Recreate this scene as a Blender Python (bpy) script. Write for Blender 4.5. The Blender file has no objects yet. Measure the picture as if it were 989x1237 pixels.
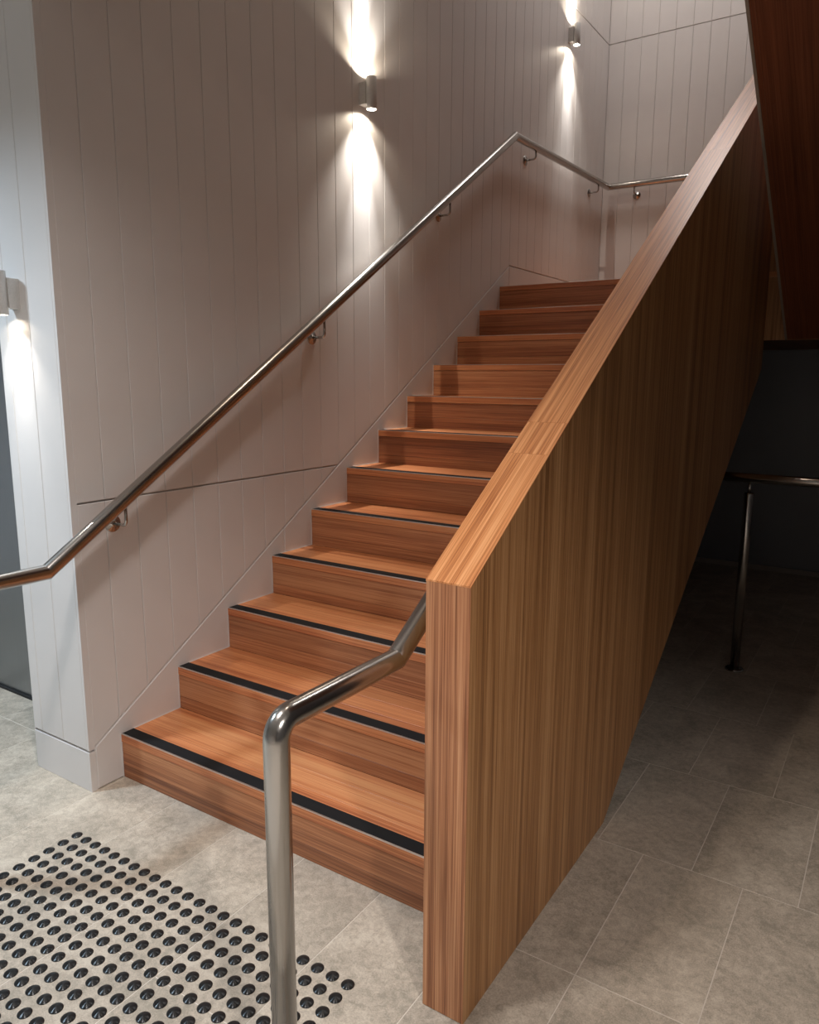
import bpy, math, random
from mathutils import Vector, Matrix
random.seed(7)
S = 1.0352                      # layout units -> metres
PI = math.pi
sc = bpy.context.scene
COL = sc.collection

# ------------------------------------------------------------------ camera
cam_d = bpy.data.cameras.new('camera')
cam_d.sensor_fit = 'HORIZONTAL'
cam_d.sensor_width = 36.0
cam_d.lens = 36.0 * 912.68 / 989.0
cam_d.clip_start = 0.05
cam_d.clip_end = 60
cam = bpy.data.objects.new('camera', cam_d)
COL.objects.link(cam)
yaw, pitch, roll = -0.5790, -0.1787, 0.0044
fwd = Vector((math.sin(yaw)*math.cos(pitch), math.cos(yaw)*math.cos(pitch), math.sin(pitch)))
rgt = Vector((math.cos(yaw), -math.sin(yaw), 0))
upv = rgt.cross(fwd)
r2 = math.cos(roll)*rgt + math.sin(roll)*upv
u2 = -math.sin(roll)*rgt + math.cos(roll)*upv
m = Matrix((r2, u2, -fwd)).transposed().to_4x4()
m.translation = Vector((2.29934, -1.58617, 1.47064)) * S
cam.matrix_world = m
sc.camera = cam

# ------------------------------------------------------------------ view, world, main lights
sc.view_settings.view_transform = 'Standard'
sc.view_settings.look = 'None'
sc.view_settings.exposure = 0.0
sc.view_settings.gamma = 1.0
sc.view_settings.use_curve_mapping = False
world = bpy.data.worlds.new('world')
sc.world = world
world.use_nodes = True
world.node_tree.nodes['Background'].inputs[0].default_value = (0.9, 0.95, 1.0, 1)
world.node_tree.nodes['Background'].inputs[1].default_value = 0.02

def spot(name, loc, aim, power, col, size=130, blend=0.9, radius=0.05, parent=None):
    d = bpy.data.lights.new(name, 'SPOT')
    d.energy = power; d.color = col
    d.spot_size = math.radians(size); d.spot_blend = blend
    d.shadow_soft_size = radius
    o = bpy.data.objects.new(name, d); COL.objects.link(o)
    o.location = Vector(loc) * S
    dr = (Vector(aim) - Vector(loc)).normalized()
    o.rotation_euler = dr.to_track_quat('-Z', 'Y').to_euler()
    return o

WARM = (1.0, 0.80, 0.62)
NEUT = (1.0, 0.925, 0.885)
COOL = (0.68, 0.85, 1.0)
ZC = 2.72
# recessed ceiling downlights of the lobby and the stairwell: name, place, aim, watts, colour, cone, softness
for nm, p, aim, w, c, sz, rad in [
    ('downlight_stair_foot', (1.0, -1.1, ZC), (1.0, -1.1, 0), 112, NEUT, 150, 0.12),
    ('downlight_by_lift', (-0.9, -1.25, ZC), (-0.9, -1.25, 0), 280, COOL, 150, 0.13),
    ('downlight_right', (3.6, -1.9, ZC), (2.0, -0.9, 0), 240, NEUT, 74, 0.08),
    ('downlight_behind', (2.1, -3.2, ZC), (2.1, -3.2, 0), 150, NEUT, 104, 0.12),
    ('downlight_stairwell', (0.8, 1.0, 5.9), (0.8, 1.2, 0), 80, WARM, 60, 0.07),
    ('downlight_landing', (0.8, 3.9, 5.9), (0.8, 4.1, 2), 130, NEUT, 120, 0.25),
]:
    spot(nm, p, aim, w, c, sz, 0.8, rad)

# ------------------------------------------------------------------ materials
def newmat(name):
    mt = bpy.data.materials.new(name); mt.use_nodes = True
    nt = mt.node_tree
    return mt, nt, nt.nodes, nt.links, nt.nodes['Principled BSDF']

def ramp(N, stops):
    r = N.new('ShaderNodeValToRGB')
    el = r.color_ramp.elements
    while len(el) < len(stops): el.new(0.5)
    for e, (p, c) in zip(el, stops):
        e.position = p; e.color = (*c, 1)
    return r

def srgb(r, g, b):
    f = lambda c: (c/255/12.92) if c/255 <= 0.04045 else ((c/255+0.055)/1.055)**2.4
    return (f(r), f(g), f(b))

def wood(name, axis, dark, mid, light, rough=0.42, stave=10.0, rot=0.0, fine=1.0, tone=0.25, spread=1.0, low=0.28):
    """axis = direction of the grain in object space (0 x, 1 y, 2 z); rot tilts it about x."""
    mt, nt, N, L, B = newmat(name)
    tc = N.new('ShaderNodeTexCoord'); oi = N.new('ShaderNodeObjectInfo')
    rnd = N.new('ShaderNodeVectorMath'); rnd.operation = 'SCALE'
    rnd.inputs[0].default_value = (37.0, 53.0, 71.0)
    L.new(oi.outputs['Random'], rnd.inputs['Scale'])
    mp0 = N.new('ShaderNodeMapping'); mp0.inputs['Rotation'].default_value = (rot, 0, 0)
    L.new(tc.outputs['Object'], mp0.inputs['Vector'])
    ad = N.new('ShaderNodeVectorMath'); ad.operation = 'ADD'
    L.new(mp0.outputs[0], ad.inputs[0]); L.new(rnd.outputs[0], ad.inputs[1])
    def noise(al, ac, det=3, dist=0.0):
        mp = N.new('ShaderNodeMapping')
        v = [ac, ac, ac]; v[axis] = al
        mp.inputs['Scale'].default_value = v
        L.new(ad.outputs[0], mp.inputs['Vector'])
        n = N.new('ShaderNodeTexNoise'); n.inputs['Scale'].default_value = 1.0
        n.inputs['Detail'].default_value = det; n.inputs['Distortion'].default_value = dist
        L.new(mp.outputs[0], n.inputs['Vector'])
        return n
    n1 = noise(0.7, 55*fine, 4, 0.25)
    n2 = noise(1.6, 210*fine, 3)
    n3 = noise(0.05, stave, 0)
    n4 = noise(6, 520*fine, 1)
    def mix(a, b, f):
        x = N.new('ShaderNodeMix'); x.data_type = 'FLOAT'
        x.inputs[0].default_value = f; L.new(a, x.inputs[2]); L.new(b, x.inputs[3]); return x.outputs[0]
    v = mix(n1.outputs['Fac'], n2.outputs['Fac'], 0.52)
    v = mix(v, n3.outputs['Fac'], low)
    v = mix(v, n4.outputs['Fac'], 0.22)
    w = 0.13*spread
    r = ramp(N, [(0.5-w, dark), (0.5, mid), (0.5+w, light)])
    L.new(v, r.inputs[0])
    hs = N.new('ShaderNodeHueSaturation')
    mr = N.new('ShaderNodeMapRange')
    mr.inputs['To Min'].default_value = 1-tone; mr.inputs['To Max'].default_value = 1+tone
    L.new(oi.outputs['Random'], mr.inputs['Value'])
    L.new(mr.outputs[0], hs.inputs['Value']); L.new(r.outputs[0], hs.inputs['Color'])
    L.new(hs.outputs[0], B.inputs['Base Color'])
    B.inputs['Roughness'].default_value = rough
    B.inputs['IOR'].default_value = 1.45
    bp = N.new('ShaderNodeBump'); bp.inputs['Strength'].default_value = 0.12
    bp.inputs['Distance'].default_value = 0.002
    L.new(n2.outputs['Fac'], bp.inputs['Height']); L.new(bp.outputs[0], B.inputs['Normal'])
    return mt

W_D, W_M, W_L = srgb(142, 84, 52), srgb(186, 122, 78), srgb(214, 155, 104)
PITCH = math.atan(0.626)
M_TREAD = wood('tread_wood', 0, srgb(160, 90, 56), srgb(202, 130, 84), srgb(222, 160, 110), 0.36, 9, tone=0.10, spread=0.9)
M_RISER = wood('riser_wood', 0, srgb(124, 76, 52), srgb(168, 110, 74), srgb(198, 142, 100), 0.42, 9, tone=0.16, spread=0.9)
M_PANEL = wood('panel_veneer', 2, srgb(128, 86, 50), srgb(174, 124, 78), srgb(202, 154, 106), 0.45, 13, fine=1.1, tone=0.0, spread=0.85)
M_END = wood('end_veneer', 2, srgb(132, 82, 54), srgb(182, 124, 86), srgb(212, 158, 116), 0.42, 10, fine=1.35, tone=0.0, spread=0.85, low=0.10)
M_CAP = wood('cap_veneer', 1, srgb(160, 94, 52), srgb(210, 140, 86), srgb(236, 172, 118), 0.36, 12, fine=1.35, tone=0.0, spread=0.85, low=0.05)
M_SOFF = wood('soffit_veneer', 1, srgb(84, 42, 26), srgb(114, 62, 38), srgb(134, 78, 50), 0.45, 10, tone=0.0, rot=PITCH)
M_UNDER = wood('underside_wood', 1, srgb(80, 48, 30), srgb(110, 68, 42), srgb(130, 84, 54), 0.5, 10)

def paint(name, col, rough=0.45, bump=0.25, sc_=260):
    mt, nt, N, L, B = newmat(name)
    tc = N.new('ShaderNodeTexCoord')
    n = N.new('ShaderNodeTexNoise'); n.inputs['Scale'].default_value = sc_; n.inputs['Detail'].default_value = 2
    L.new(tc.outputs['Object'], n.inputs['Vector'])
    n2 = N.new('ShaderNodeTexNoise'); n2.inputs['Scale'].default_value = 3.0
    L.new(tc.outputs['Object'], n2.inputs['Vector'])
    r = ramp(N, [(0.3, tuple(c*0.94 for c in col)), (0.7, col)])
    L.new(n2.outputs['Fac'], r.inputs[0]); L.new(r.outputs[0], B.inputs['Base Color'])
    B.inputs['Roughness'].default_value = rough
    bp = N.new('ShaderNodeBump'); bp.inputs['Strength'].default_value = bump; bp.inputs['Distance'].default_value = 0.0015
    L.new(n.outputs['Fac'], bp.inputs['Height']); L.new(bp.outputs[0], B.inputs['Normal'])
    return mt
M_WALL = paint('wall_paint', (0.72, 0.69, 0.67))
M_CORE = paint('wall_core', (0.66, 0.63, 0.61), bump=0)
M_DARKENED = paint('darkened_paint', (0.26, 0.265, 0.285))  # wall colour darkened: holds shade under the landing, cuts bounce from right wall
M_CEIL = paint('ceiling_paint', (0.7, 0.7, 0.7), 0.8, 0)
M_GROUT = paint('grout', (0.72, 0.66, 0.58), 0.9, 0.1)

def tile_mat():
    mt, nt, N, L, B = newmat('stone_tile')
    tc = N.new('ShaderNodeTexCoord'); oi = N.new('ShaderNodeObjectInfo')
    rnd = N.new('ShaderNodeVectorMath'); rnd.operation = 'SCALE'; rnd.inputs[0].default_value = (17, 29, 11)
    L.new(oi.outputs['Random'], rnd.inputs['Scale'])
    ad = N.new('ShaderNodeVectorMath'); ad.operation = 'ADD'
    L.new(tc.outputs['Object'], ad.inputs[0]); L.new(rnd.outputs[0], ad.inputs[1])
    def noise(s, d, dist=0):
        n = N.new('ShaderNodeTexNoise'); n.inputs['Scale'].default_value = s
        n.inputs['Detail'].default_value = d; n.inputs['Distortion'].default_value = dist
        n.inputs['Roughness'].default_value = 0.6
        L.new(ad.outputs[0], n.inputs['Vector']); return n
    a = noise(5, 8, 0.8); b = noise(45, 6, 0.6); c = noise(260, 2)
    def mix(x, y, f):
        q = N.new('ShaderNodeMix'); q.data_type = 'FLOAT'; q.inputs[0].default_value = f
        L.new(x, q.inputs[2]); L.new(y, q.inputs[3]); return q.outputs[0]
    v = mix(mix(a.outputs['Fac'], b.outputs['Fac'], 0.50), c.outputs['Fac'], 0.30)
    r = ramp(N, [(0.40, (0.335, 0.300, 0.240)), (0.50, (0.490, 0.425, 0.345)), (0.60, (0.63, 0.565, 0.465))])
    L.new(v, r.inputs[0])
    hs = N.new('ShaderNodeHueSaturation'); mr = N.new('ShaderNodeMapRange')
    mr.inputs['To Min'].default_value = 0.93; mr.inputs['To Max'].default_value = 1.07
    L.new(oi.outputs['Random'], mr.inputs['Value']); L.new(mr.outputs[0], hs.inputs['Value'])
    L.new(r.outputs[0], hs.inputs['Color']); L.new(hs.outputs[0], B.inputs['Base Color'])
    rr = N.new('ShaderNodeMapRange'); rr.inputs['To Min'].default_value = 0.40; rr.inputs['To Max'].default_value = 0.62
    L.new(b.outputs['Fac'], rr.inputs['Value']); L.new(rr.outputs[0], B.inputs['Roughness'])
    bp = N.new('ShaderNodeBump'); bp.inputs['Strength'].default_value = 0.25; bp.inputs['Distance'].default_value = 0.001
    L.new(v, bp.inputs['Height']); L.new(bp.outputs[0], B.inputs['Normal'])
    return mt
M_TILE = tile_mat()

def metal(name, col, rough, brush=None, aniso=0.0):
    mt, nt, N, L, B = newmat(name)
    B.inputs['Metallic'].default_value = 1.0
    B.inputs['Base Color'].default_value = (*col, 1)
    B.inputs['Roughness'].default_value = rough
    if brush:
        tc = N.new('ShaderNodeTexCoord'); mp = N.new('ShaderNodeMapping')
        mp.inputs['Scale'].default_value = brush
        L.new(tc.outputs['Object'], mp.inputs['Vector'])
        n = N.new('ShaderNodeTexNoise'); n.inputs['Scale'].default_value = 1.0; n.inputs['Detail'].default_value = 2
        L.new(mp.outputs[0], n.inputs['Vector'])
        mr = N.new('ShaderNodeMapRange'); mr.inputs['To Min'].default_value = rough*0.75; mr.inputs['To Max'].default_value = rough*1.3
        L.new(n.outputs['Fac'], mr.inputs['Value']); L.new(mr.outputs[0], B.inputs['Roughness'])
        bp = N.new('ShaderNodeBump'); bp.inputs['Strength'].default_value = 0.03; bp.inputs['Distance'].default_value = 0.001
        L.new(n.outputs['Fac'], bp.inputs['Height']); L.new(bp.outputs[0], B.inputs['Normal'])
    return mt
M_STEEL = metal('brushed_steel', (0.45, 0.43, 0.405), 0.21, (400, 400, 400))
M_LIFT = metal('lift_steel', (0.34, 0.36, 0.38), 0.34, (300, 300, 4))
M_ALU = metal('aluminium_edge', (0.75, 0.74, 0.72), 0.3)

def plain(name, col, rough, metallic=0.0, spec=0.5):
    mt, nt, N, L, B = newmat(name)
    tc = N.new('ShaderNodeTexCoord'); n = N.new('ShaderNodeTexNoise'); n.inputs['Scale'].default_value = 180
    L.new(tc.outputs['Object'], n.inputs['Vector'])
    r = ramp(N, [(0.3, tuple(c*0.9 for c in col)), (0.7, col)])
    L.new(n.outputs['Fac'], r.inputs[0]); L.new(r.outputs[0], B.inputs['Base Color'])
    B.inputs['Roughness'].default_value = rough; B.inputs['Metallic'].default_value = metallic
    B.inputs['Specular IOR Level'].default_value = spec
    return mt
M_GRIP = plain('grip_strip', (0.012, 0.012, 0.013), 0.85, spec=0.25)
M_LAMP = plain('lamp_paint', (0.62, 0.61, 0.59), 0.35, 0.0)
M_DARKLINE = plain('dark_gap', (0.02, 0.02, 0.02), 0.8)
M_EDGE = plain('soffit_edge', (0.30, 0.24, 0.19), 0.45)

def stud_mat():
    mt, nt, N, L, B = newmat('tactile_black')
    B.inputs['Base Color'].default_value = (0.032, 0.034, 0.036, 1)
    B.inputs['Metallic'].default_value = 0.6
    B.inputs['Roughness'].default_value = 0.30
    B.inputs['Anisotropic Rotation'].default_value = 0.25
    B.inputs['Anisotropic'].default_value = 0.92
    tg = N.new('ShaderNodeTangent'); tg.direction_type = 'RADIAL'; tg.axis = 'Z'
    L.new(tg.outputs[0], B.inputs['Tangent'])
    return mt
M_STUD = stud_mat()

def emis(name, col, st):
    mt, nt, N, L, B = newmat(name)
    B.inputs['Base Color'].default_value = (0.8, 0.8, 0.8, 1)
    B.inputs['Emission Color'].default_value = (*col, 1); B.inputs['Emission Strength'].default_value = st
    return mt
M_BULB = emis('lamp_lens_glow', (1.0, 0.93, 0.82), 30)

# ------------------------------------------------------------------ object helpers
WPOS = {}
def obj(name, verts, faces, mat, parent=None, smooth=None, origin=None):
    """verts in layout units; the object's origin is its centre (or `origin`)."""
    vs = [Vector(v)*S for v in verts]
    if origin is None:
        lo = Vector([min(v[i] for v in vs) for i in range(3)]); hi = Vector([max(v[i] for v in vs) for i in range(3)])
        c = (lo+hi)/2
    else:
        c = Vector(origin)*S
    me = bpy.data.meshes.new(name)
    me.from_pydata([v-c for v in vs], [], faces)
    if smooth is not None:
        for p in me.polygons:
            p.use_smooth = smooth if isinstance(smooth, bool) else smooth(p)
    me.materials.append(mat); me.update()
    o = bpy.data.objects.new(name, me); COL.objects.link(o)
    WPOS[o.name] = c
    if parent:
        o.parent = parent; o.location = c - WPOS[parent.name]
    else:
        o.location = c
    return o

def empty(name, loc):
    o = bpy.data.objects.new(name, None); COL.objects.link(o)
    o.empty_display_size = 0.1
    o.location = Vector(loc)*S; WPOS[o.name] = Vector(loc)*S
    return o

def tag(o, label, cat, group=None):
    o['label'] = label; o['category'] = cat
    if group: o['group'] = group
    return o

def box_geo(x0, x1, y0, y1, z0, z1):
    v = [(x0,y0,z0),(x1,y0,z0),(x1,y1,z0),(x0,y1,z0),(x0,y0,z1),(x1,y0,z1),(x1,y1,z1),(x0,y1,z1)]
    f = [(0,3,2,1),(4,5,6,7),(0,1,5,4),(1,2,6,5),(2,3,7,6),(3,0,4,7)]
    return v, f
def box(name, b, mat, parent=None):
    v, f = box_geo(*b); return obj(name, v, f, mat, parent)

def join(*gs):
    V, F = [], []
    for v, f in gs:
        n = len(V); V += list(v); F += [tuple(i+n for i in q) for q in f]
    return V, F

def inset(poly, d):
    """inset of a convex 2-D polygon given counter-clockwise"""
    n = len(poly); out = []
    for i in range(n):
        p0, p1, p2 = Vector(poly[i-1]), Vector(poly[i]), Vector(poly[(i+1) % n])
        a = (p1-p0).normalized(); b = (p2-p1).normalized()
        na = Vector((-a.y, a.x)); nb = Vector((-b.y, b.x))
        k = (na+nb); k = k/(k.dot(na)) if abs(k.dot(na)) > 1e-6 else na
        out.append(tuple(p1+k*d))
    return out

def slab(poly, to3, depth, ch=0.0015):
    """chamfered plate: poly in its own plane (ccw seen from the front), to3(a,b,d) maps plane + depth-behind-face to 3-D"""
    n = len(poly); ins = inset(poly, ch)
    V = [to3(a, b, 0) for a, b in ins] + [to3(a, b, ch) for a, b in poly] + [to3(a, b, depth) for a, b in poly]
    F = [tuple(range(n)), tuple(range(3*n-1, 2*n-1, -1))]
    for i in range(n):
        j = (i+1) % n
        F.append((i, n+i, n+j, j)); F.append((n+i, 2*n+i, 2*n+j, n+j))
    return V, F

def frame(d, ref=None):
    d = d.normalized()
    r = ref if ref is not None else (Vector((0,0,1)) if abs(d.z) < 0.9 else Vector((1,0,0)))
    a = (r - d*r.dot(d)).normalized(); b = d.cross(a)
    return a, b

def tube(pts, rad, seg=28, bend=None, caps=True):
    """round tube through pts; bend[i] = fillet radius at an inner corner, 0 = mitred (sharp) joint"""
    P = [Vector(p) for p in pts]
    bend = bend or {}
    # list of (position, cutting plane normal, sharp?)
    rings = [(P[0], None, False)]
    for i in range(1, len(P)-1):
        d1 = (P[i]-P[i-1]).normalized(); d2 = (P[i+1]-P[i]).normalized()
        r = bend.get(i, 0)
        if r:
            ang = d1.angle(d2); t = r*math.tan(ang/2); n = 8
            a = P[i]-d1*t; ax = d1.cross(d2).normalized(); inw = ax.cross(d1).normalized()
            c = a + inw*r
            for k in range(n+1):
                q = Matrix.Rotation(ang*k/n, 3, ax)
                rings.append((c + q @ (-inw*r), (q @ d1), False))
        else:
            rings.append((P[i], (d1+d2).normalized(), True))
    rings.append((P[-1], None, False))
    V, F = [], []
    ref = None; prev = None
    for i in range(len(rings)-1):
        p0, n0, s0 = rings[i]; p1, n1, s1 = rings[i+1]
        d = (p1-p0).normalized()
        a, b = frame(d, ref); ref = a
        def ring(p, n):
            out = []
            for k in range(seg):
                t = 2*PI*k/seg
                o = a*math.cos(t)*rad + b*math.sin(t)*rad
                if n is not None and abs(n.dot(d)) > 1e-6:
                    o = o - d*(o.dot(n)/d.dot(n))
                out.append(p+o)
            return out
        if prev is None or s0:
            base = len(V); V += ring(p0, n0)
        else:
            base = prev
        top = len(V); V += ring(p1, n1); prev = top
        for k in range(seg):
            j = (k+1) % seg
            F.append((base+k, base+j, top+j, top+k))
    if caps:
        F.append(tuple(range(seg-1, -1, -1)))
        n = len(V); F.append(tuple(range(n-seg, n)))
    return V, F

def lathe(prof, org, ax='Z', seg=32):
    """prof = [(r, h)...]; revolved about an axis through org"""
    V, F = [], []
    A = {'Z': (Vector((1,0,0)), Vector((0,1,0)), Vector((0,0,1))), 'X': (Vector((0,1,0)), Vector((0,0,1)), Vector((1,0,0))),
         '-Y': (Vector((0,0,1)), Vector((1,0,0)), Vector((0,-1,0)))}[ax]
    if ax == '-Y': A = (Vector((1,0,0)), Vector((0,0,1)), Vector((0,-1,0)))
    o = Vector(org)
    for r, h in prof:
        for k in range(seg):
            t = 2*PI*k/seg
            V.append(o + A[0]*r*math.cos(t) + A[1]*r*math.sin(t) + A[2]*h)
    for i in range(len(prof)-1):
        for k in range(seg):
            j = (k+1) % seg
            F.append((i*seg+k, i*seg+j, (i+1)*seg+j, (i+1)*seg+k))
    F.append(tuple(range(seg-1, -1, -1))); F.append(tuple(range((len(prof)-1)*seg, len(prof)*seg)))
    return V, F
quads = lambda p: len(p.vertices) == 4

def struct(o, label=None):
    o['kind'] = 'structure'
    if label: o['label'] = label
    return o

# ------------------------------------------------------------------ layout numbers
G, R = 0.27144, 0.17
W, T = 1.4758, 0.1087
YF, YC, XP = 4.829, -0.1306, -0.3366
SL = 0.626
def zline(y): return 0.153 + SL*(y-YC)          # top of the sloping stringer board on the wall
LAND = 12*R
ZJ1, ZJ2 = 1.040, 4.085
X1 = 1.700
YTOP = YC + (2.190-0.153)/SL

# ------------------------------------------------------------------ floor
floor = struct(box('floor', (-3.0, 4.2, -4.6, YF+0.1, -0.12, -0.0007), M_GROUT), 'grey stone-look tiled floor with pale thin joints')
TW, TL = 0.30/S, 0.60/S
gap = 0.0013
proto_tile = None
ROWS = [(-2, 0.0), (-1, 0.0), (0, 0.0), (1, 0.5), (2, 0.0), (3, 0.5), (4, 0.0), (5, 0.5), (6, 0.0), (7, 0.5)]
n_t = 0
for r, off in ROWS:
    y0 = 0.024 + r*TL
    for c in range(-10, 12):
        x0 = 0.0075 + (c+off)*TW
        if y0+TL > YF: continue
        if x0 > 0.02 and x0+TW < W-0.02 and y0 > 0.0 and y0 < 0.6 and r < 1: continue
        if x0 > 3.2 or x0 < -2.95 or (x0 < -1.4 and (r > 0 or x0+TW > 9)): continue
        if proto_tile is None:
            V, F = slab([(-TW/2+gap, -TL/2+gap), (TW/2-gap, -TL/2+gap), (TW/2-gap, TL/2-gap), (-TW/2+gap, TL/2-gap)],
                        lambda a, b, d: (a, b, -d), 0.009, 0.0004)
            proto_tile = obj('tile', V, F, M_TILE, floor, origin=(0, 0, 0)); o = proto_tile
        else:
            o = bpy.data.objects.new('tile', proto_tile.data); COL.objects.link(o); o.parent = floor
        o.location = Vector((x0+TW/2, y0+TL/2, 0))*S - WPOS[floor.name]
        n_t += 1

# ------------------------------------------------------------------ walls
BT = 0.012
wl = struct(box('wall_left', (XP, -BT, YC+BT, YF, 0, 6.2), M_CORE), 'white grooved-board wall beside the stairs, ending in a square corner')
P_ = 0.13
GV = 0.0007      # half of a V-joint
f_wall = lambda a, b, d: (-d, a, b)             # (y, z) plane facing +x
# stringer boards and skirting on the stair side
CS = 0.024       # corner strip
for z0, z1 in ((0.0, 0.149), (0.158, 2.745)):
    box('corner_strip', (-BT, 0, YC, YC+CS, z0, z1), M_WALL, wl)
sk = [[(YC+CS+0.0003, 0), (0.9, 0), (0.9, zline(0.9)-0.004), (YC+CS+0.0003, zline(YC+CS)-0.004)],
      [(0.9, 0), (YTOP, 0.0), (YTOP, 2.190-0.004), (0.9, zline(0.9)-0.004)],
      [(YTOP, LAND-0.3), (YF, LAND-0.3), (YF, 2.186), (YTOP, 2.186)]]
for p in sk:
    V, F = slab(p, f_wall, BT, 0.005); obj('skirting_board', V, F, M_WALL, wl)
def clip(poly, a, b, c):
    """keep a*x+b*y >= c"""
    out = []
    for i in range(len(poly)):
        p, q = poly[i], poly[(i+1) % len(poly)]
        fp, fq = a*p[0]+b*p[1]-c, a*q[0]+b*q[1]-c
        if fp >= 0: out.append(p)
        if fp*fq < 0:
            t = fp/(fp-fq); out.append((p[0]+t*(q[0]-p[0]), p[1]+t*(q[1]-p[1])))
    return out
def area(p): return abs(sum(p[i-1][0]*p[i][1]-p[i][0]*p[i-1][1] for i in range(len(p))))/2
y = YC; k = 0
while y < YF-0.01:
    y1 = min((k)*P_, YF) if k else 0.0
    y1 = min(y1, YF)
    a0, a1 = y+(GV if k else CS+0.0003), y1-(GV if y1 < YF else 0)
    for z0, z1 in ((0.1, ZJ1-0.003), (ZJ1+0.003, ZJ2-0.003), (ZJ2+0.003, 6.2)):
        p = [(a0, z0), (a1, z0), (a1, z1), (a0, z1)]
        # above the stringer line (sloping part), above the landing skirting further up
        if a0 < YTOP < a1:
            if z0 < 2:
                p = [(a0, zline(a0)), (YTOP, 2.190), (a1, 2.190), (a1, z1), (a0, z1)]
                if z1 < 2: continue
        elif a0 < YTOP:
            p = clip(p, -SL, 1.0, 0.153 - SL*YC)
        else:
            p = clip(p, 0, 1, 2.190)
        if len(p) > 2 and area(p) > 2e-4:
            if k == 0 and z0 > 1.0 and z0 < 2:   # joint stops short of the corner board
                pass
            V, F = slab(p, f_wall, BT, 0.0017); obj('wall_board', V, F, M_WALL, wl)
    y = y1; k += 1
# end face of the wall (towards the lobby)
f_end = lambda a, b, d: (a, YC+d, b)
xe = [XP, -0.285, -0.152, -BT-0.0003]
for i in range(3):
    p = [(xe[i]+(GV if i else 0), 0.158), (xe[i+1]-(GV if i < 2 else 0), 0.158), (xe[i+1]-(GV if i < 2 else 0), 2.745), (xe[i]+(GV if i else 0), 2.745)]
    V, F = slab(p, f_end, BT, 0.0017); obj('wall_board', V, F, M_WALL, wl)
V, F = slab([(XP, 0), (-BT-0.0003, 0), (-BT-0.0003, 0.149), (XP, 0.149)], f_end, BT, 0.0012); obj('skirting_board', V, F, M_WALL, wl)
box('wall_board', (XP-0.004, XP, YC+0.002, 0.199, 0, 2.745), M_WALL, wl)

wb = struct(box('wall_back', (XP, 4.2, YF+BT, YF+0.15, 0, 6.2), M_WALL), 'white grooved-board wall at the far end of the landing')
f_back = lambda a, b, d: (a, YF+d, b)
x = 0.0; k = 1
while x < 3.2:
    x1 = k*P_
    for z0, z1 in ((2.190, ZJ2-0.003), (ZJ2+0.003, 6.2)):
        V, F = slab([(x+GV, z0), (x1-GV, z0), (x1-GV, z1), (x+GV, z1)], f_back, BT, 0.0017)
        obj('wall_board', V, F, M_WALL, wb)
    x = x1; k += 1
V, F = slab([(0, LAND-0.02), (x, LAND-0.02), (x, 2.186), (0, 2.186)], f_back, BT, 0.0022); obj('skirting_board', V, F, M_WALL, wb)
V, F = slab([(0, 0.0), (4.2, 0), (4.2, 1.67), (0, 1.67)], f_back, BT, 0.001); obj('shaded_wall_panel', V, F, M_DARKENED, wb)  # shade below the landing is put into this panel's dark grey colour

# lobby shell that the camera does not see
struct(box('wall_right', (4.2, 4.3, -4.6, YF+0.15, 0, 6.2), M_DARKENED), 'plain wall on the right, greyed to limit bounced light, out of view')  # unseen wall, toned grey so less light bounces under the stairs
struct(box('wall_front', (-3.0, 4.2, -4.7, -4.6, 0, 2.75), M_WALL), 'plain white lobby wall behind the viewer')
struct(box('wall_lobby_side', (-3.1, -3.0, -4.6, 0.2, 0, 2.75), M_WALL), 'plain white lobby wall on the far left')
struct(box('ceiling', (-3.1, 4.3, -4.7, YC, 2.75, 2.85), M_CEIL), 'flat white lobby ceiling')
struct(box('ceiling_stairwell', (XP, 4.3, YC, YF+0.15, 6.2, 6.3), M_CEIL), 'high white ceiling over the stairwell')
struct(box('ceiling_recess', (-3.1, XP-0.005, YC+0.0005, 0.33, 2.75, 2.85), M_CEIL), 'white ceiling over the lift recess')
struct(box('wall_bulkhead', (-3.1, 4.3, YC-0.001, YC+0.10, 2.85, 6.2), M_WALL), 'white bulkhead over the lobby opening')
# recess with the lift door left of the wall end
dr = struct(box('door_1', (-1.65, -0.42, 0.200, 0.235, 0.012, 2.3), M_LIFT), 'brushed stainless lift door in the recess at far left')
box('door_frame', (XP-0.08, XP-0.002, 0.190, 0.235, 0.002, 2.38), M_LIFT, dr)
box('door_frame', (-1.72, -1.652, 0.190, 0.235, 0.002, 2.38), M_LIFT, dr)
box('door_frame', (-1.72, XP-0.002, 0.190, 0.235, 2.302, 2.40), M_LIFT, dr)
box('threshold', (-1.72, XP-0.002, 0.188, 0.235, 0.0, 0.010), M_DARKLINE, dr)
struct(box('wall_lift', (-3.0, XP, 0.236, 0.33, 0, 2.75), M_WALL), 'white wall around the lift door')

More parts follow.
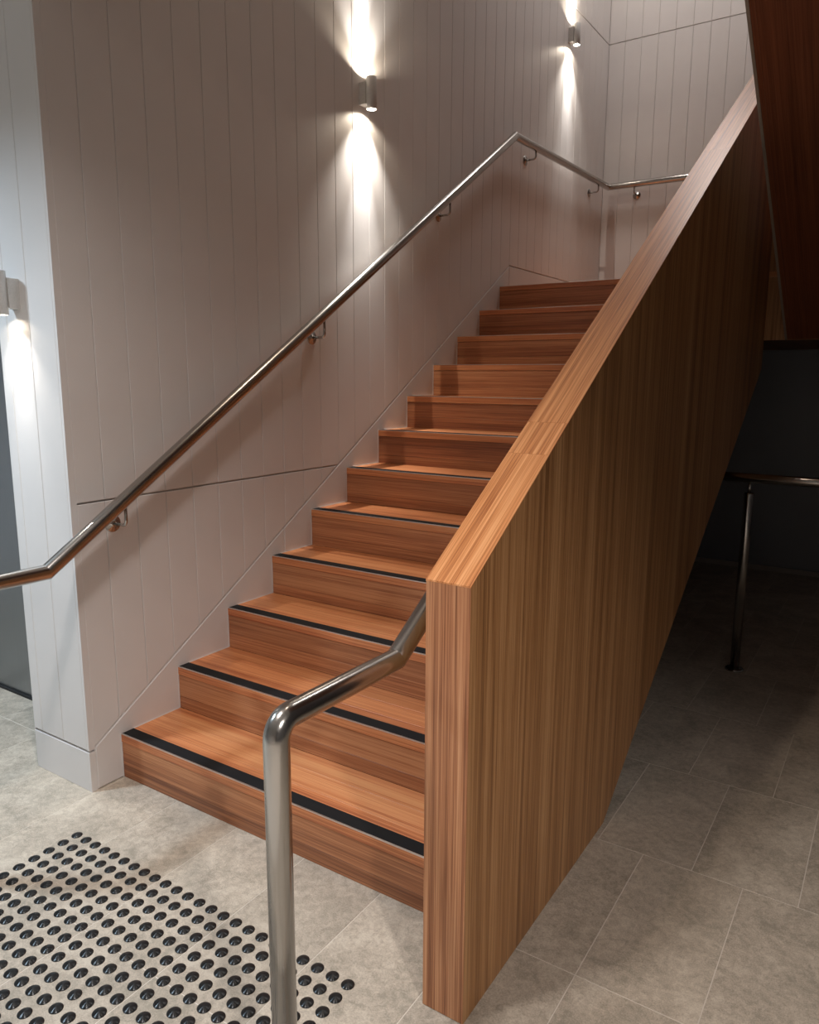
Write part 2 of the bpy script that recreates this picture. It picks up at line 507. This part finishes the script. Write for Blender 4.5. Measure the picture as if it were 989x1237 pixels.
# ------------------------------------------------------------------ staircase
st = tag(empty('staircase', (W/2, 0, 0)), 'timber staircase of twelve orange-brown steps with black grip strips', 'staircase')
TT = 0.030
rs = random.Random(3)
for k in range(1, 13):
    y0 = (k-1)*G; zt = k*R; zb = (k-1)*R
    # riser from two boards
    hs = rs.choice([0.045, 0.05, 0.06, 0.042])
    f_r = lambda a, b, d: (a, y0+0.0030+d, b)
    for z0, z1 in ((zb+0.0005, zb+hs-0.0004), (zb+hs+0.0004, zt-TT-0.0016)):
        V, F = slab([(0.001, z0), (W-0.001, z0), (W-0.001, z1), (0.001, z1)], f_r, 0.018, 0.0005)
        obj('riser_board', V, F, M_RISER, st)
    # tread: nosing board, two more boards
    if k < 12:
        cuts = [0, 0.095, 0.185, G+0.0031]
    else:
        cuts = [0, 0.095, 0.185, 0.275]
    first = None
    for i in range(3):
        a, b = cuts[i], cuts[i+1]
        f_t = lambda u, v, d: (u, v, zt-d)
        V, F = slab([(0.001, y0+a+(0.0003 if i else 0)), (W-0.001, y0+a+(0.0003 if i else 0)), (W-0.001, y0+b-0.0003), (0.001, y0+b-0.0003)], f_t, TT, 0.0006)
        o = obj('tread_board', V, F, M_TREAD, st)
        if i == 0: first = o
    box('grip_strip', (0.002, W-0.002, y0+0.005, y0+0.054, zt-0.001, zt+0.0018), M_GRIP, first)
    box('metal_edge', (0.002, W-0.002, y0+0.0002, y0+0.005, zt-0.001, zt+0.0022), M_ALU, first)
    # white sealant bead where the step meets the wall
    V, F = join(box_geo(0.0002, 0.0024, y0-0.0022, y0+0.002, zb, zt+0.0012), box_geo(0.0002, 0.0030, y0+0.054, y0+G-0.002, zt-0.001, zt+0.0022))
    obj('sealant_bead', V, F, M_WALL, st)
# landing behind the top riser
yL = 11*G+0.275
for i in range(12):
    a = yL + i*0.13; b = min(a+0.129, YF-0.002)
    if a > YF-0.02: break
    box('landing_board', (0.001, 3.2, a, b, LAND-TT, LAND), M_TREAD, st)
box('landing_board', (W+T+0.002, 3.2, 3.10, yL-0.001, LAND-TT, LAND), M_TREAD, st)
box('landing_slab', (0.001, 3.2, 3.12, YF-0.002, 1.70, LAND-TT-0.001), M_UNDER, st)
box('landing_soffit', (0.001, 3.2, 3.12, YF-0.002, 1.672, 1.699), M_UNDER, st)
box('landing_fascia', (W+T+0.002, 3.2, 3.10, 3.119, 1.672, LAND-TT-0.001), M_PANEL, st)
box('return_panel', (W+T+0.002, X1+0.028, 3.101, 3.119, LAND+0.001, LAND+1.0), M_PANEL, st)
# sloping slab under the flight
def zs(y): return SL*(y-0.12) - 0.11
ys = [0.30, 3.115]
V = []
for xx in (0.001, W-0.002):
    V += [(xx, ys[0], 0.002), (xx, ys[1], zs(ys[1])), (xx, ys[1], zs(ys[1])+0.10), (xx, ys[0], zs(ys[0])+0.10)]
F = [(3,2,1,0), (4,5,6,7), (0,1,5,4), (1,2,6,5), (2,3,7,6), (3,0,4,7)]
obj('flight_soffit', V, F, M_UNDER, st)

# ------------------------------------------------------------------ balustrade
YB, ZB = -0.2598, 1.0448
bal = tag(empty('balustrade', (W+T/2, YB, 0)), 'solid timber-veneer balustrade with sloping cap beside the stairs', 'balustrade')
YE = 3.12
def ztop(y): return ZB + SL*(y-YB)
def zbot(y): return max(0.0005, SL*(y-0.70))
CT = 0.004
f_o = lambda a, b, d: (W+T-d, a, b)
def side(xa, xb, name, mat, yy0, yy1):
    pts = [(yy0, 0.0005)]
    if yy1 > 0.70: pts.append((0.70, 0.0005))
    pts += [(yy1, zbot(yy1)), (yy1, ztop(yy1)-CT), (yy0, ztop(yy0)-CT)]
    n = len(pts)
    V = [(xb, a, b) for a, b in pts] + [(xa, a, b) for a, b in pts]
    F = [tuple(range(n)), tuple(range(2*n-1, n-1, -1))] + [(i, n+i, n+(i+1) % n, (i+1) % n) for i in range(n)]
    return obj(name, V, F, mat, bal)
side(W+T-0.018, W+T, 'outer_panel', M_PANEL, YB+0.0005, YE)
side(W, W+0.018, 'inner_panel', M_PANEL, YB+0.0005, YE)
side(W+0.0185, W+T-0.0185, 'core', M_UNDER, YB+0.019, YE)
box('end_panel', (W+0.0004, W+T-0.0004, YB-0.001, YB+0.017, 0.002, ZB-0.0042), M_END, bal)
# sloping cap in lengths, meeting at fine joints
cy = [YB-0.001, 0.121, 0.234, 1.9, YE]
lc = math.cos(PITCH); ls = math.sin(PITCH)
for i in range(4):
    ya, yb_ = cy[i]+(0.0004 if i else 0), cy[i+1]-0.0004
    La = (yb_-ya)/lc
    ctr = Vector((W+T/2, (ya+yb_)/2, ztop((ya+yb_)/2)))
    # local y along the slope
    n = Vector((0, -ls, lc)); d = Vector((0, lc, ls))
    hw = T/2+0.0004; h = La/2; t = CT*lc
    vloc = []
    for zz in (-t, 0):
        sh = 0.0
        for xx, yy in ((-hw, -h), (hw, -h), (hw, h), (-hw, h)):
            # plumb-cut ends: shift the lower face so that the ends stay vertical
            vloc.append(Vector((xx, yy + (zz*math.tan(PITCH)), zz)))
    me = bpy.data.meshes.new('cap')
    me.from_pydata([v*S for v in vloc], [], [(0,3,2,1),(4,5,6,7),(0,1,5,4),(1,2,6,5),(2,3,7,6),(3,0,4,7)])
    me.materials.append(M_CAP)
    o = bpy.data.objects.new('cap', me); COL.objects.link(o); o.parent = bal
    o.location = ctr*S - WPOS[bal.name]; o.rotation_euler = (PITCH, 0, 0)

# ------------------------------------------------------------------ upper flight (seen from below)
X1 = 1.700
uf = tag(empty('upper_flight', (2.4, 2.0, 1.67)), 'dark red-brown timber soffit of the upper flight above the balustrade', 'staircase')
def zu(y): return 1.672 + SL*(3.05-y)
yt = YC+0.11
V = [(X1+0.03, 3.099, zu(3.05)), (3.2, 3.099, zu(3.05)), (3.2, yt, zu(yt)), (X1+0.03, yt, zu(yt)),
     (X1+0.03, 3.099, zu(3.05)+0.28), (3.2, 3.099, zu(3.05)+0.28), (3.2, yt, zu(yt)+0.30), (X1+0.03, yt, zu(yt)+0.30)]
V[0] = (X1+0.03, 3.05, zu(3.05)); V[1] = (3.2, 3.05, zu(3.05))
V[4] = (X1+0.03, 3.05, zu(3.05)+0.30); V[5] = (3.2, 3.05, zu(3.05)+0.30)
F = [(0,3,2,1),(4,5,6,7),(0,1,5,4),(1,2,6,5),(2,3,7,6),(3,0,4,7)]
F = [tuple(reversed(f)) for f in F]
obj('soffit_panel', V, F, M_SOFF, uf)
def slopebox(x0, x1, ya, yb, lo, hi):
    V = []
    for xx in (x0, x1):
        V += [(xx, ya, zu(ya)+lo), (xx, yb, zu(yb)+lo), (xx, yb, zu(yb)+hi), (xx, ya, zu(ya)+hi)]
    return V, [(0,1,2,3), (7,6,5,4), (0,4,5,1), (1,5,6,2), (2,6,7,3), (3,7,4,0)]
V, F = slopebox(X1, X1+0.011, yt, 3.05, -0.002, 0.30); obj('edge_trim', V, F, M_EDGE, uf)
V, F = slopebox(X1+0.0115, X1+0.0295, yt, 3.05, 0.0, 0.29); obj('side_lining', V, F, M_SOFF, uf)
for k in range(1, 13):          # its own steps on top
    y1 = 3.05-(k-1)*G; z0 = LAND+(k-1)*R
    if y1-G < yt: break
    V, F = box_geo(X1+0.032, 3.2, y1-G, y1, z0-0.02, z0+R)
    obj('step', V, F, M_TREAD, uf)

# ------------------------------------------------------------------ handrails
RR = 0.0245
DW = 0.077
zr = lambda y: 0.855 + 0.6355*(y+0.276)
hr = tag(empty('wall_handrail', (DW, -0.62, 0)), 'long brushed steel handrail on brackets along the white board wall', 'handrail')
YR = YF-DW
pts = [(DW, -0.655, 0.0), (DW, -0.655, 0.858), (DW, -0.276, 0.855), (DW, 3.005, 2.945), (DW-0.001, YR, 2.985), (3.0, YR, 2.975)]
V, F = tube(pts, RR, 32, {1: 0.034}); obj('rail_tube', V, F, M_STEEL, hr, smooth=quads)
V, F = lathe([(0.045, 0), (0.045, 0.003), (0.042, 0.005), (RR, 0.005)], (DW, -0.655, 0.0), 'Z'); obj('base_plate', V, F, M_STEEL, hr, smooth=quads)
def bracket(parent, a, ztop_, zw, far=False):
    p = (lambda d, z: (d, a, z)) if not far else (lambda d, z: (a, YF-d, z))
    V, F = tube([p(0.002, zw), p(DW, zw), p(DW, ztop_)], 0.0058, 14, {1: 0.018})
    o = obj('bracket', V, F, M_STEEL, parent, smooth=quads)
    prof = [(0.031, 0.0), (0.031, 0.003), (0.029, 0.005), (0.013, 0.0055), (0.012, 0.010), (0.006, 0.011)]
    V, F = lathe(prof, (0, a, zw) if not far else (a, YF, zw), 'X' if not far else '-Y', 28)
    obj('rosette', V, F, M_STEEL, o, smooth=quads)
    return o
for yb_, zw in ((0.024, 0.955), (1.111, 1.638), (2.208, 2.345)):
    bracket(hr, yb_, zr(yb_)-RR*0.9, zw)
bracket(hr, 3.316, 2.949-RR*0.9, 2.880)
bracket(hr, 4.516, 2.979-RR*0.9, 2.905)
bracket(hr, 0.288, 2.985-RR*0.9, 2.913, True)
bracket(hr, 1.6, 2.980-RR*0.9, 2.910, True)

XR = W-0.070
fr = tag(empty('post_handrail', (XR, -0.655, 0)), 'brushed steel post and cranked handrail in front of the balustrade', 'handrail')
zf = lambda y: 0.852 + 0.6355*(y+0.272)
pts = [(XR, -0.655, 0.0), (XR, -0.655, 0.8575), (XR, -0.272, 0.852), (XR, 2.95, zf(2.95))]
V, F = tube(pts, RR, 40, {1: 0.036}); obj('rail_tube', V, F, M_STEEL, fr, smooth=quads)
V, F = lathe([(0.045, 0), (0.045, 0.003), (0.042, 0.005), (RR, 0.005)], (XR, -0.655, 0.0), 'Z'); obj('base_plate', V, F, M_STEEL, fr, smooth=quads)
for yb_ in (0.3, 1.3, 2.4):
    zw = zf(yb_)-0.09
    V, F = tube([(W-0.002, yb_, zw), (XR, yb_, zw), (XR, yb_, zf(yb_)-RR*0.9)], 0.0058, 14, {1: 0.018})
    o = obj('bracket', V, F, M_STEEL, fr, smooth=quads)

# crash rail in the dark space below the landing
YD = 2.391
dk = tag(empty('barrier_rail', (1.69, YD, 0)), 'low steel barrier rail on a slim post in the dark space under the stairs', 'handrail')
V, F = tube([(0.95, YD, 0.985), (3.0, YD, 0.985)], RR*0.92, 24); obj('rail_tube', V, F, M_STEEL, dk, smooth=quads)
for xp in (1.688, 2.75):
    V, F = join(lathe([(0.0225, 0.006), (0.0225, 0.905), (0.020, 0.912), (0.008, 0.914)], (xp, YD, 0), 'Z', 24),
                lathe([(0.0075, 0.912), (0.0075, 0.966)], (xp, YD, 0), 'Z', 16))
    o = obj('post', V, F, M_STEEL, dk, smooth=quads)
    V, F = lathe([(0.046, 0.0), (0.046, 0.004), (0.040, 0.009), (0.0225, 0.010)], (xp, YD, 0), 'Z', 28)
    obj('base_plate', V, F, M_STEEL, o, smooth=quads)

# ------------------------------------------------------------------ wall sconces
def sconce(pos, normal, label, pw, ups=(1, -1)):
    """pos = point on the wall behind the middle of the tube; normal 'x' or '-y'"""
    px, py, pz = pos
    t = tag(empty('wall_sconce', pos), label, 'wall light', 'up-and-down wall lights')
    H, RO, OFF = 0.070, 0.0245, 0.056
    P = (lambda d, s, z: (px+d, py+s, pz+z)) if normal == 'x' else (lambda d, s, z: (px+s, py-d, pz+z))
    # mounting box
    a, b = P(0.0, -0.024, -0.048), P(OFF-RO+0.006, 0.024, 0.048)
    box('mounting_box', (min(a[0], b[0]), max(a[0], b[0]), min(a[1], b[1]), max(a[1], b[1]), a[2], b[2]), M_LAMP, t)
    c = P(OFF, 0, 0)
    RI = RO-0.003
    prof = [(RI, H-0.013), (RI, H-0.001), (RI+0.001, H), (RO-0.001, H), (RO, H-0.001), (RO, -H+0.001), (RO-0.001, -H), (RI+0.001, -H), (RI, -H+0.001), (RI, -H+0.013)]
    seg = 36; V = []; F = []
    for r, h in prof:
        for k in range(seg):
            q = 2*PI*k/seg; V.append((c[0]+r*math.cos(q), c[1]+r*math.sin(q), c[2]+h))
    for i in range(len(prof)-1):
        for k in range(seg):
            j = (k+1) % seg; F.append((i*seg+j, i*seg+k, (i+1)*seg+k, (i+1)*seg+j))
    obj('tube', V, F, M_LAMP, t, smooth=quads)
    for s in (1, -1):
        V, F = lathe([(RI, s*(H-0.015)-0.001), (RI, s*(H-0.015)+0.001)], c, 'Z', 24)
        obj('lens', V, F, M_BULB if s in ups else M_LAMP, t)
        if s not in ups: continue
        zl = c[2]+s*(H-0.012)
        aim = (c[0], c[1], c[2]+s)
        spot('lamp_wide', (c[0], c[1], zl), aim, pw*(0.12 if s > 0 else 0.06), (1.0, 0.86, 0.68), 160, 0.2, 0.006)
        spot('lamp_flood', (c[0], c[1], zl), aim, pw*(0.38 if s > 0 else 0.75), (1.0, 0.93, 0.84), 88, 0.8, 0.006)
        spot('lamp_beam', (c[0], c[1], zl), aim, pw*(1.1 if s > 0 else 1.6), (1.0, 0.97, 0.93), 36, 1.0, 0.006)
    return t
sconce((0.0, 1.506, 2.766), 'x', 'pale grey tube wall light on the board wall above the middle stairs', 52)
sconce((0.0, 4.000, 3.868), 'x', 'small grey tube wall light high on the wall above the landing', 42)
sconce((-0.218, YC, 1.730), '-y', 'grey tube wall light on the wall end at the left edge', 9, (-1,))

# ------------------------------------------------------------------ tactile studs
prof = [(0.0175, 0.0), (0.0175, 0.0010), (0.0168, 0.0018), (0.0120, 0.0036), (0.006, 0.0052), (0.0012, 0.0062)]
V, F = lathe([(r/S, h/S) for r, h in prof], (0, 0, 0), 'Z', 20)
ORD = ('first second third fourth fifth sixth seventh eighth ninth tenth eleventh twelfth thirteenth fourteenth fifteenth '
       'sixteenth seventeenth eighteenth nineteenth twentieth twenty-first twenty-second twenty-third twenty-fourth').split()
sp = None
for j in range(12):
    for i in range(24):
        if sp is None:
            sp = obj('tactile_stud', V, F, M_STUD, origin=(0, 0, 0), smooth=quads); o = sp
        else:
            o = bpy.data.objects.new('tactile_stud', sp.data); COL.objects.link(o)
        o.location = (0.1925+i*0.0498, -0.3240-j*0.0500, 0.0)
        tag(o, 'black tactile stud, %s row from the stairs, %s column from the left corner' % (ORD[j], ORD[i]), 'tactile stud', 'tactile studs before the stairs')
        o['kind'] = 'thing'
